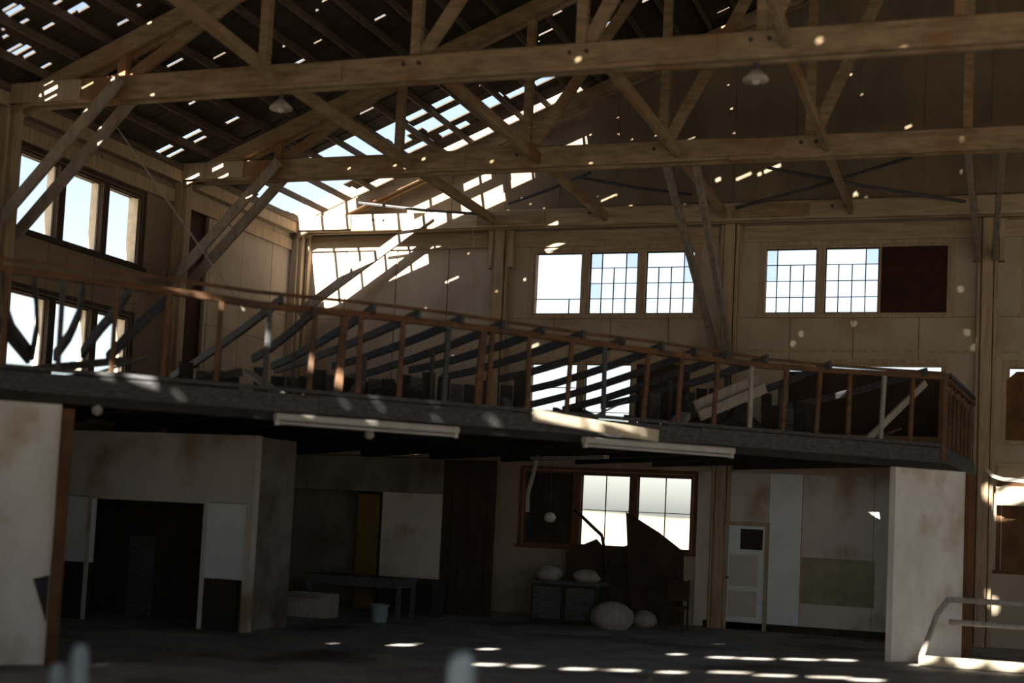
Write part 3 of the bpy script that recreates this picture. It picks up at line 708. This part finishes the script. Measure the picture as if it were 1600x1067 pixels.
# ------------------------------------------------------------------ rooms under the mezzanine
def part_wall(Y, x0, x1, z0, z1, hs, M_, name, label, th=.12):
    mb = MB()
    for a, b, c, d in minus((x0, x1, z0, z1), hs): mb.box(a, b, Y, Y+th, c, d)
    return mb, name, label
pw = struct(empty('wall_partition', (-12.9, 18.95, 0)), 'whitish partition wall with a dark doorway under the mezzanine')
for r in ((WX+.03, -13.88, .92, 3.08), (-11.78, -11.02, .80, 3.04)): MB().box(r[0], r[1], 18.95, 19.07, r[2], 1.98).build('lower_panel', SKYWHITE, pw)
MB().box(WX+.03, -11.02, 18.95, 19.07, 1.99, 3.06).build('upper_panel', PLAS2, pw)
MB().box(WX+.03, -13.88, 18.95, 19.06, 0, .915).build('dark_dado', BLACK, pw); MB().box(-11.78, -11.12, 18.95, 19.06, 0, .79).build('dark_dado', BLACK, pw)  # lower strips of the wall in black
MB().box(-11.015, -10.90, 18.93, 19.09, 0, 3.06).build('end_post', PLAS2, pw)
for a, b, c, d in ((-13.95, -13.88, 0, 2.03), (-11.78, -11.71, 0, 2.03), (-13.88, -11.78, 1.96, 2.03)): MB().box(a, b, 18.925, 18.948, c, d).build('door_casing', PLAS2, pw)
# hallway behind the doorway: side partition, black end and lining added as painted shade
hw = struct(empty('wall_passage', (-12.9, 20.4, 0)), 'walls of the passage behind the doorway, its shade coloured in black')
MB().box(WX+.05, -11.16, 20.4, 20.5, 0, 3.06).build('shade_end_panel', BLACK, hw); MB().box(-11.15, -11.05, 19.1, 20.5, 0, 3.06).build('side_panel', RGREY, hw)
MB().box(WX+.04, WX+.07, 19.1, 20.38, 0, 3.06).build('shade_lining', BLACK, hw)
MB().box(-14.1, -13.6, 20.36, 20.398, 0, 1.35).build('board', DARKW, hw); MB().box(-12.95, -12.65, 20.36, 20.398, 0, 1.9).build('board', UMBER, hw)
p2 = struct(empty('wall_rear', (-12, 25.5, 0)), 'rear partition with a wide opening and a pale panel')
MB().box(WX+.03, -10.42, 25.5, 25.6, 2.36, 3.06).build('header_panel', RGREY, p2)
MB().box(-11.72, -10.42, 25.5, 25.6, .66, 2.355).build('pale_panel', PLAS2, p2)
MB().box(-11.72, -10.42, 25.5, 25.6, 0, .655).build('dark_dado', BLACK, p2)
MB().box(WX+.03, -11.72, 26.7, 26.78, 0, 2.6).build('back_panel', RGREY, p2)
for i in range(6): MB().box(-10.40+i*.185, -10.40+(i+1)*.185-.01, 25.5+.015*(i % 2), 25.56, 0, 3.06).build('plank', UMBER, p2)
dr = thing('yellow_door', (-11.98, 25.6, 0), 'narrow ochre door leaf standing ajar in the rear opening', 'door')
MB().box(-12.22, -11.76, 25.42, 25.46, .0, 2.30).build('leaf', YELLOW, dr); MB().tube([(-12.17, 25.41, 1.05), (-12.17, 25.36, 1.05)], .025, 8).build('knob', STEEL, dr)
# pale wall right of the ground window, with its door
wg = struct(empty('wall_ground', (-3.5, 27.1, 0)), 'pale painted wall under the right half of the mezzanine')
for k, (a, b) in enumerate(((-5.60, -5.12), (-4.18, -3.55), (-3.54, -2.2), (-2.19, -.55))): MB().box(a, b, 27.09, 27.17, .02, 3.06).build('panel', (PLAS2, SKYWHITE, PLAS2, PLAS2)[k], wg)
MB().box(-5.11, -4.19, 27.09, 27.17, 2.06, 3.06).build('panel', PLAS2, wg)
MB().box(-3.52, -2.15, 27.06, 27.088, .58, 1.47).build('olive_panel', OLIVE, wg)
MB().box(-5.4, -.6, 27.05, 27.088, 0, .14).build('base_board', BLACK, wg)
d1 = struct(empty('door_1', (-4.64, 27.06, 0)), 'pale half glazed door in the ground floor back wall')
lf = MB()
for r in minus((-5.04, -4.24, .02, 2.02), [(-4.72, -4.28, 1.56, 1.96)]): lf.box(r[0], r[1], 27.05, 27.09, r[2], r[3])
lf.build('leaf', SKYWHITE, d1)
MB().box(-4.72, -4.28, 27.075, 27.085, 1.56, 1.96).build('dark_pane', BLACK, d1)
for z0, z1 in ((.25, .75), (.85, 1.45)): MB().box(-4.92, -4.36, 27.04, 27.052, z0, z1).build('raised_panel', PLAS2, d1)
MB().tube([(-4.95, 27.04, 1.0), (-4.95, 26.98, 1.0)], .03, 8).build('knob', STEEL, d1)
for a, b, c, d in ((-5.12, -5.04, 0, 2.1), (-4.24, -4.16, 0, 2.1), (-5.04, -4.24, 2.03, 2.1)): MB().box(a, b, 27.03, 27.088, c, d).build('door_casing', POSTW, d1)

# ------------------------------------------------------------------ loose things on the floor
def table():
    Y = 23.7; a, b = onY(492, 905, Y).x, onY(640, 905, Y).x
    root = thing('work_table', ((a+b)/2, Y, 0), 'dark low work table under the mezzanine, left of the yellow door opening', 'table')
    MB().box(a, b, Y-.4, Y+.4, .68, .74).build('table_top', DARKW, root)
    MB().box(a+.08, b-.08, Y-.32, Y+.32, .56, .68).build('apron', DARKW, root)
    for x in (a+.06, b-.06):
        for y in (Y-.33, Y+.33): MB().beam((x, y, 0), (x, y, .68), .07, .07, side=(1, 0, 0)).build('leg', DARKW, root)
    return (a, b, Y)
ta, tb, TY = table()
root = thing('cardboard_box', (ta+.45, TY-1.0, 0), 'greyish open box on the floor before the work table', 'box')
x, y = ta+.45, TY-1.0
for q in ((x-.45, x-.43, y-.25, y+.25), (x+.43, x+.45, y-.25, y+.25), (x-.43, x+.43, y-.25, y-.23), (x-.43, x+.43, y+.23, y+.25)): MB().box(*q, .0, .42).build('side', GREYW, root)
MB().box(x-.43, x+.43, y-.23, y+.23, 0, .02).build('bottom', GREYW, root)
MB().add([(x-.43, y-.25, .42), (x+.43, y-.25, .42), (x+.40, y-.42, .34), (x-.40, y-.42, .34), (x-.43, y-.24, .43), (x+.43, y-.24, .43), (x+.40, y-.42, .35), (x-.40, y-.42, .35)], [(0, 1, 2, 3), (7, 6, 5, 4), (0, 4, 5, 1), (1, 5, 6, 2), (2, 6, 7, 3), (3, 7, 4, 0)]).build('flap', GREYW, root)
p = onZ(592, 972, 0)
root = thing('bucket', p, 'pale bluish bucket on the floor at the end of the work table', 'bucket')
MB().lathe(p, [(.13, 0), (.17, .30), (.185, .30), (.185, .32), (.16, .32), (.12, .03)], 18).build('pail', BLUE, root, False)
MB().tube([p+V(.18*math.cos(t), 0, .30-.16*math.sin(t)) for t in [math.pi*k/8 for k in range(9)]], .008, 6).build('handle', STEEL, root)
# second low dark bench to the right of it
a, b = onY(600, 908, 24.6).x, onY(690, 905, 24.6).x
root = thing('bench', ((a+b)/2, 24.6, 0), 'dark burnt bench below the pale rear panel', 'bench')
MB().box(a, b, 24.35, 24.85, .62, .70).build('seat', BLACK, root)
for x in (a+.06, b-.06): MB().box(x-.05, x+.05, 24.4, 24.8, 0, .62).build('leg', BLACK, root)
# counter with two sacks under the ground window
a, b = onY(838, 915, 25.6).x, onY(940, 915, 25.6).x
root = thing('counter', ((a+b)/2, 25.6, 0), 'dark counter under the covered end of the ground window', 'counter')
MB().box(a-.05, b+.05, 25.25, 25.95, .74, .80).build('counter_top', DARKW, root)
MB().box(a, b, 25.3, 25.9, 0, .74).build('body', BLACK, root)
for i in range(2): MB().box(a+.05+i*(b-a)/2, a+(i+1)*(b-a)/2-.05, 25.27, 25.298, .08, .68).build('door', DARKW, root)
def sack(c, rx, ry, rz, label, seed):
    r = random.Random(seed); k = 14; mb = MB(); rg = []
    for s, h in ((.75, 0), (1, .3), (.92, .65), (.6, .9), (.2, 1)):
        for q in range(k):
            f = 1+r.uniform(-.14, .14); A = q*2*math.pi/k; rg.append(Vector(c)+V(rx*s*f*math.cos(A), ry*s*f*math.sin(A), rz*h))
    mb.add(rg, [(j*k+q, j*k+(q+1) % k, (j+1)*k+(q+1) % k, (j+1)*k+q) for j in range(4) for q in range(k)]+[tuple(range(4*k, 5*k)), tuple(range(k-1, -1, -1))])
    return tag(mb.build('cloth_sack', CLOTH, None, True), label, 'sack', 'pale sacks near the ground window')
sack((a+.27, 25.55, .80), .27, .22, .28, 'pale crumpled sack on the dark counter, left one', 1)
sack((b-.30, 25.55, .80), .27, .22, .24, 'pale crumpled sack on the dark counter, right one', 2)
p = onY(957, 957, 24.9); sack((p.x, 24.9, .0), .40, .3, .50, 'large pale sack standing on the floor right of the counter', 3)
p = onZ(1012, 978, 0); sack((p.x, p.y-.25, 0), .24, .22, .32, 'small pale sack on the floor beside the brown chair', 4)
p = onZ(1060, 984, 0); p.y -= .35
root = thing('wooden_chair', p, 'dark brown chair standing below the right window sash', 'chair')
MB().box(p.x-.22, p.x+.22, p.y-.2, p.y+.22, .42, .46).build('seat', UMBER, root)
for dx in (-.19, .19):
    MB().beam(p+V(dx, -.17, 0), p+V(dx, -.17, .42), .04, .04, side=(1, 0, 0)).build('leg', UMBER, root)
    MB().beam(p+V(dx, .2, 0), p+V(dx, .24, .95), .04, .04, side=(1, 0, 0)).build('leg', UMBER, root)
MB().box(p.x-.2, p.x+.2, p.y+.205, p.y+.24, .55, .93).build('backrest', UMBER, root)
# sheets leaning across the ground window
def sheet(pts, Y, M_, label):
    P_ = [onY(x, y, Y) for x, y in pts]
    return tag(MB().prism(P_, (0, .02, 0)).build('leaning_board', M_), label, 'board', 'boards leaning at the ground window')
sheet(((978, 800), (992, 808), (1030, 832), (1068, 862), (1066, 975), (985, 975)), 26.6, UMBER, 'brown board with a slanted top leaning before the right window sash')
sheet(((884, 862), (932, 842), (950, 862), (985, 850), (985, 975), (884, 975)), 26.75, UMBER, 'broken brown board standing before the left window sash')
o = MB().tube([onY(898, 796, 27.14), onY(925, 822, 27.1), onY(940, 836, 26.9), onY(945, 860, 26.71), onY(947, 900, 26.71)], .035, 6).build('broken_stick', BLACK); tag(o, 'broken stick crossing the lower left of the ground window', 'stick')
p = onY(859, 808, 25.8)
root = thing('globe_lamp', p, 'small pale globe lamp hanging left of the ground window', 'lamp')
MB().lathe(p+V(0, 0, -.11), [(.03, 0), (.09, .03), (.12, .10), (.09, .18), (.03, .21)], 14).build('globe', WHITE, root, True)
MB().tube([p+V(0, 0, .1), V(p.x, p.y, 3.35)], .008, 6).build('cord', STEEL, root)
o = MB().tube([V(onY(838, 722, 25.2).x, 25.2, 3.35), onY(838, 722, 25.2), onY(832, 745, 25.2), onY(825, 770, 25.2), onY(824, 800, 25.2)], .045, 8).build('bent_pipe', GREYW); tag(o, 'dull bent pipe hanging from the soffit left of the ground window', 'pipe')

# ------------------------------------------------------------------ right edge: hanging fixture, lit board, railing
P_ = [onY(x, y, 26.85) for x, y in ((1541, 734), (1552, 744), (1568, 749), (1585, 750), (1602, 752), (1640, 757))]
o = MB().bent(P_, .10, .07).build('bent_batten', WHITE); tag(o, 'bent white light batten hanging on the back wall at the right edge', 'lamp')
a, b = onY(1556, 762, 26.95), onY(1640, 800, 26.95)
o = MB().box(a.x, b.x, 26.9, 27.0, 2.62, 2.96).build('shelf_board', PALE); tag(o, 'sunlit pale board above the brown ground window at the right edge', 'board')
A = onZ(1432, 1046, 0); ry = 22.25
root = thing('railing', (A.x, ry, 0), 'pale metal railing with two rails before the right pier', 'railing')
x0, x1 = A.x, 2.6
MB().box(x0, x1, ry-.07, ry+.07, .02, .16).build('base_beam', PALE, root)
for z in (1.04, .70): MB().tube([(x0+.42, ry, z), (x1, ry, z)], .045, 10).build('rail', GREYW, root)
MB().tube([(x0+.04, ry, .16), (x0+.25, ry, .8), (x0+.42, ry, 1.06)], .045, 10).build('end_post', GREYW, root)
for x in (x0+1.9, x1-.1): MB().tube([(x, ry, .16), (x, ry, 1.06)], .045, 10).build('post', PALE, root)
# short stakes in front
for (x, y, wd, lab) in ((125, 1018, .10, 'second from the left edge'), (90, 1048, .10, 'nearest the left edge'), (722, 1032, .15, 'at the bottom middle of the view')):
    p = onY(x, y+4, 7.0); b = V(p.x, p.y, 0)
    root = thing('painted_stake', b, 'pale blue stake standing close to the camera, '+lab, 'stake', 'stakes in the foreground')
    MB().beam(b, b+V(0, 0, p.z), wd*.8, wd*.8, side=(1, 0, 0), ch=.012).build('shaft', BLUE, root)
    MB().lathe(b+V(0, 0, p.z), [(wd*.42, 0), (wd*.42, .03), (wd*.2, .06)], 10).build('cap', BLUE, root)
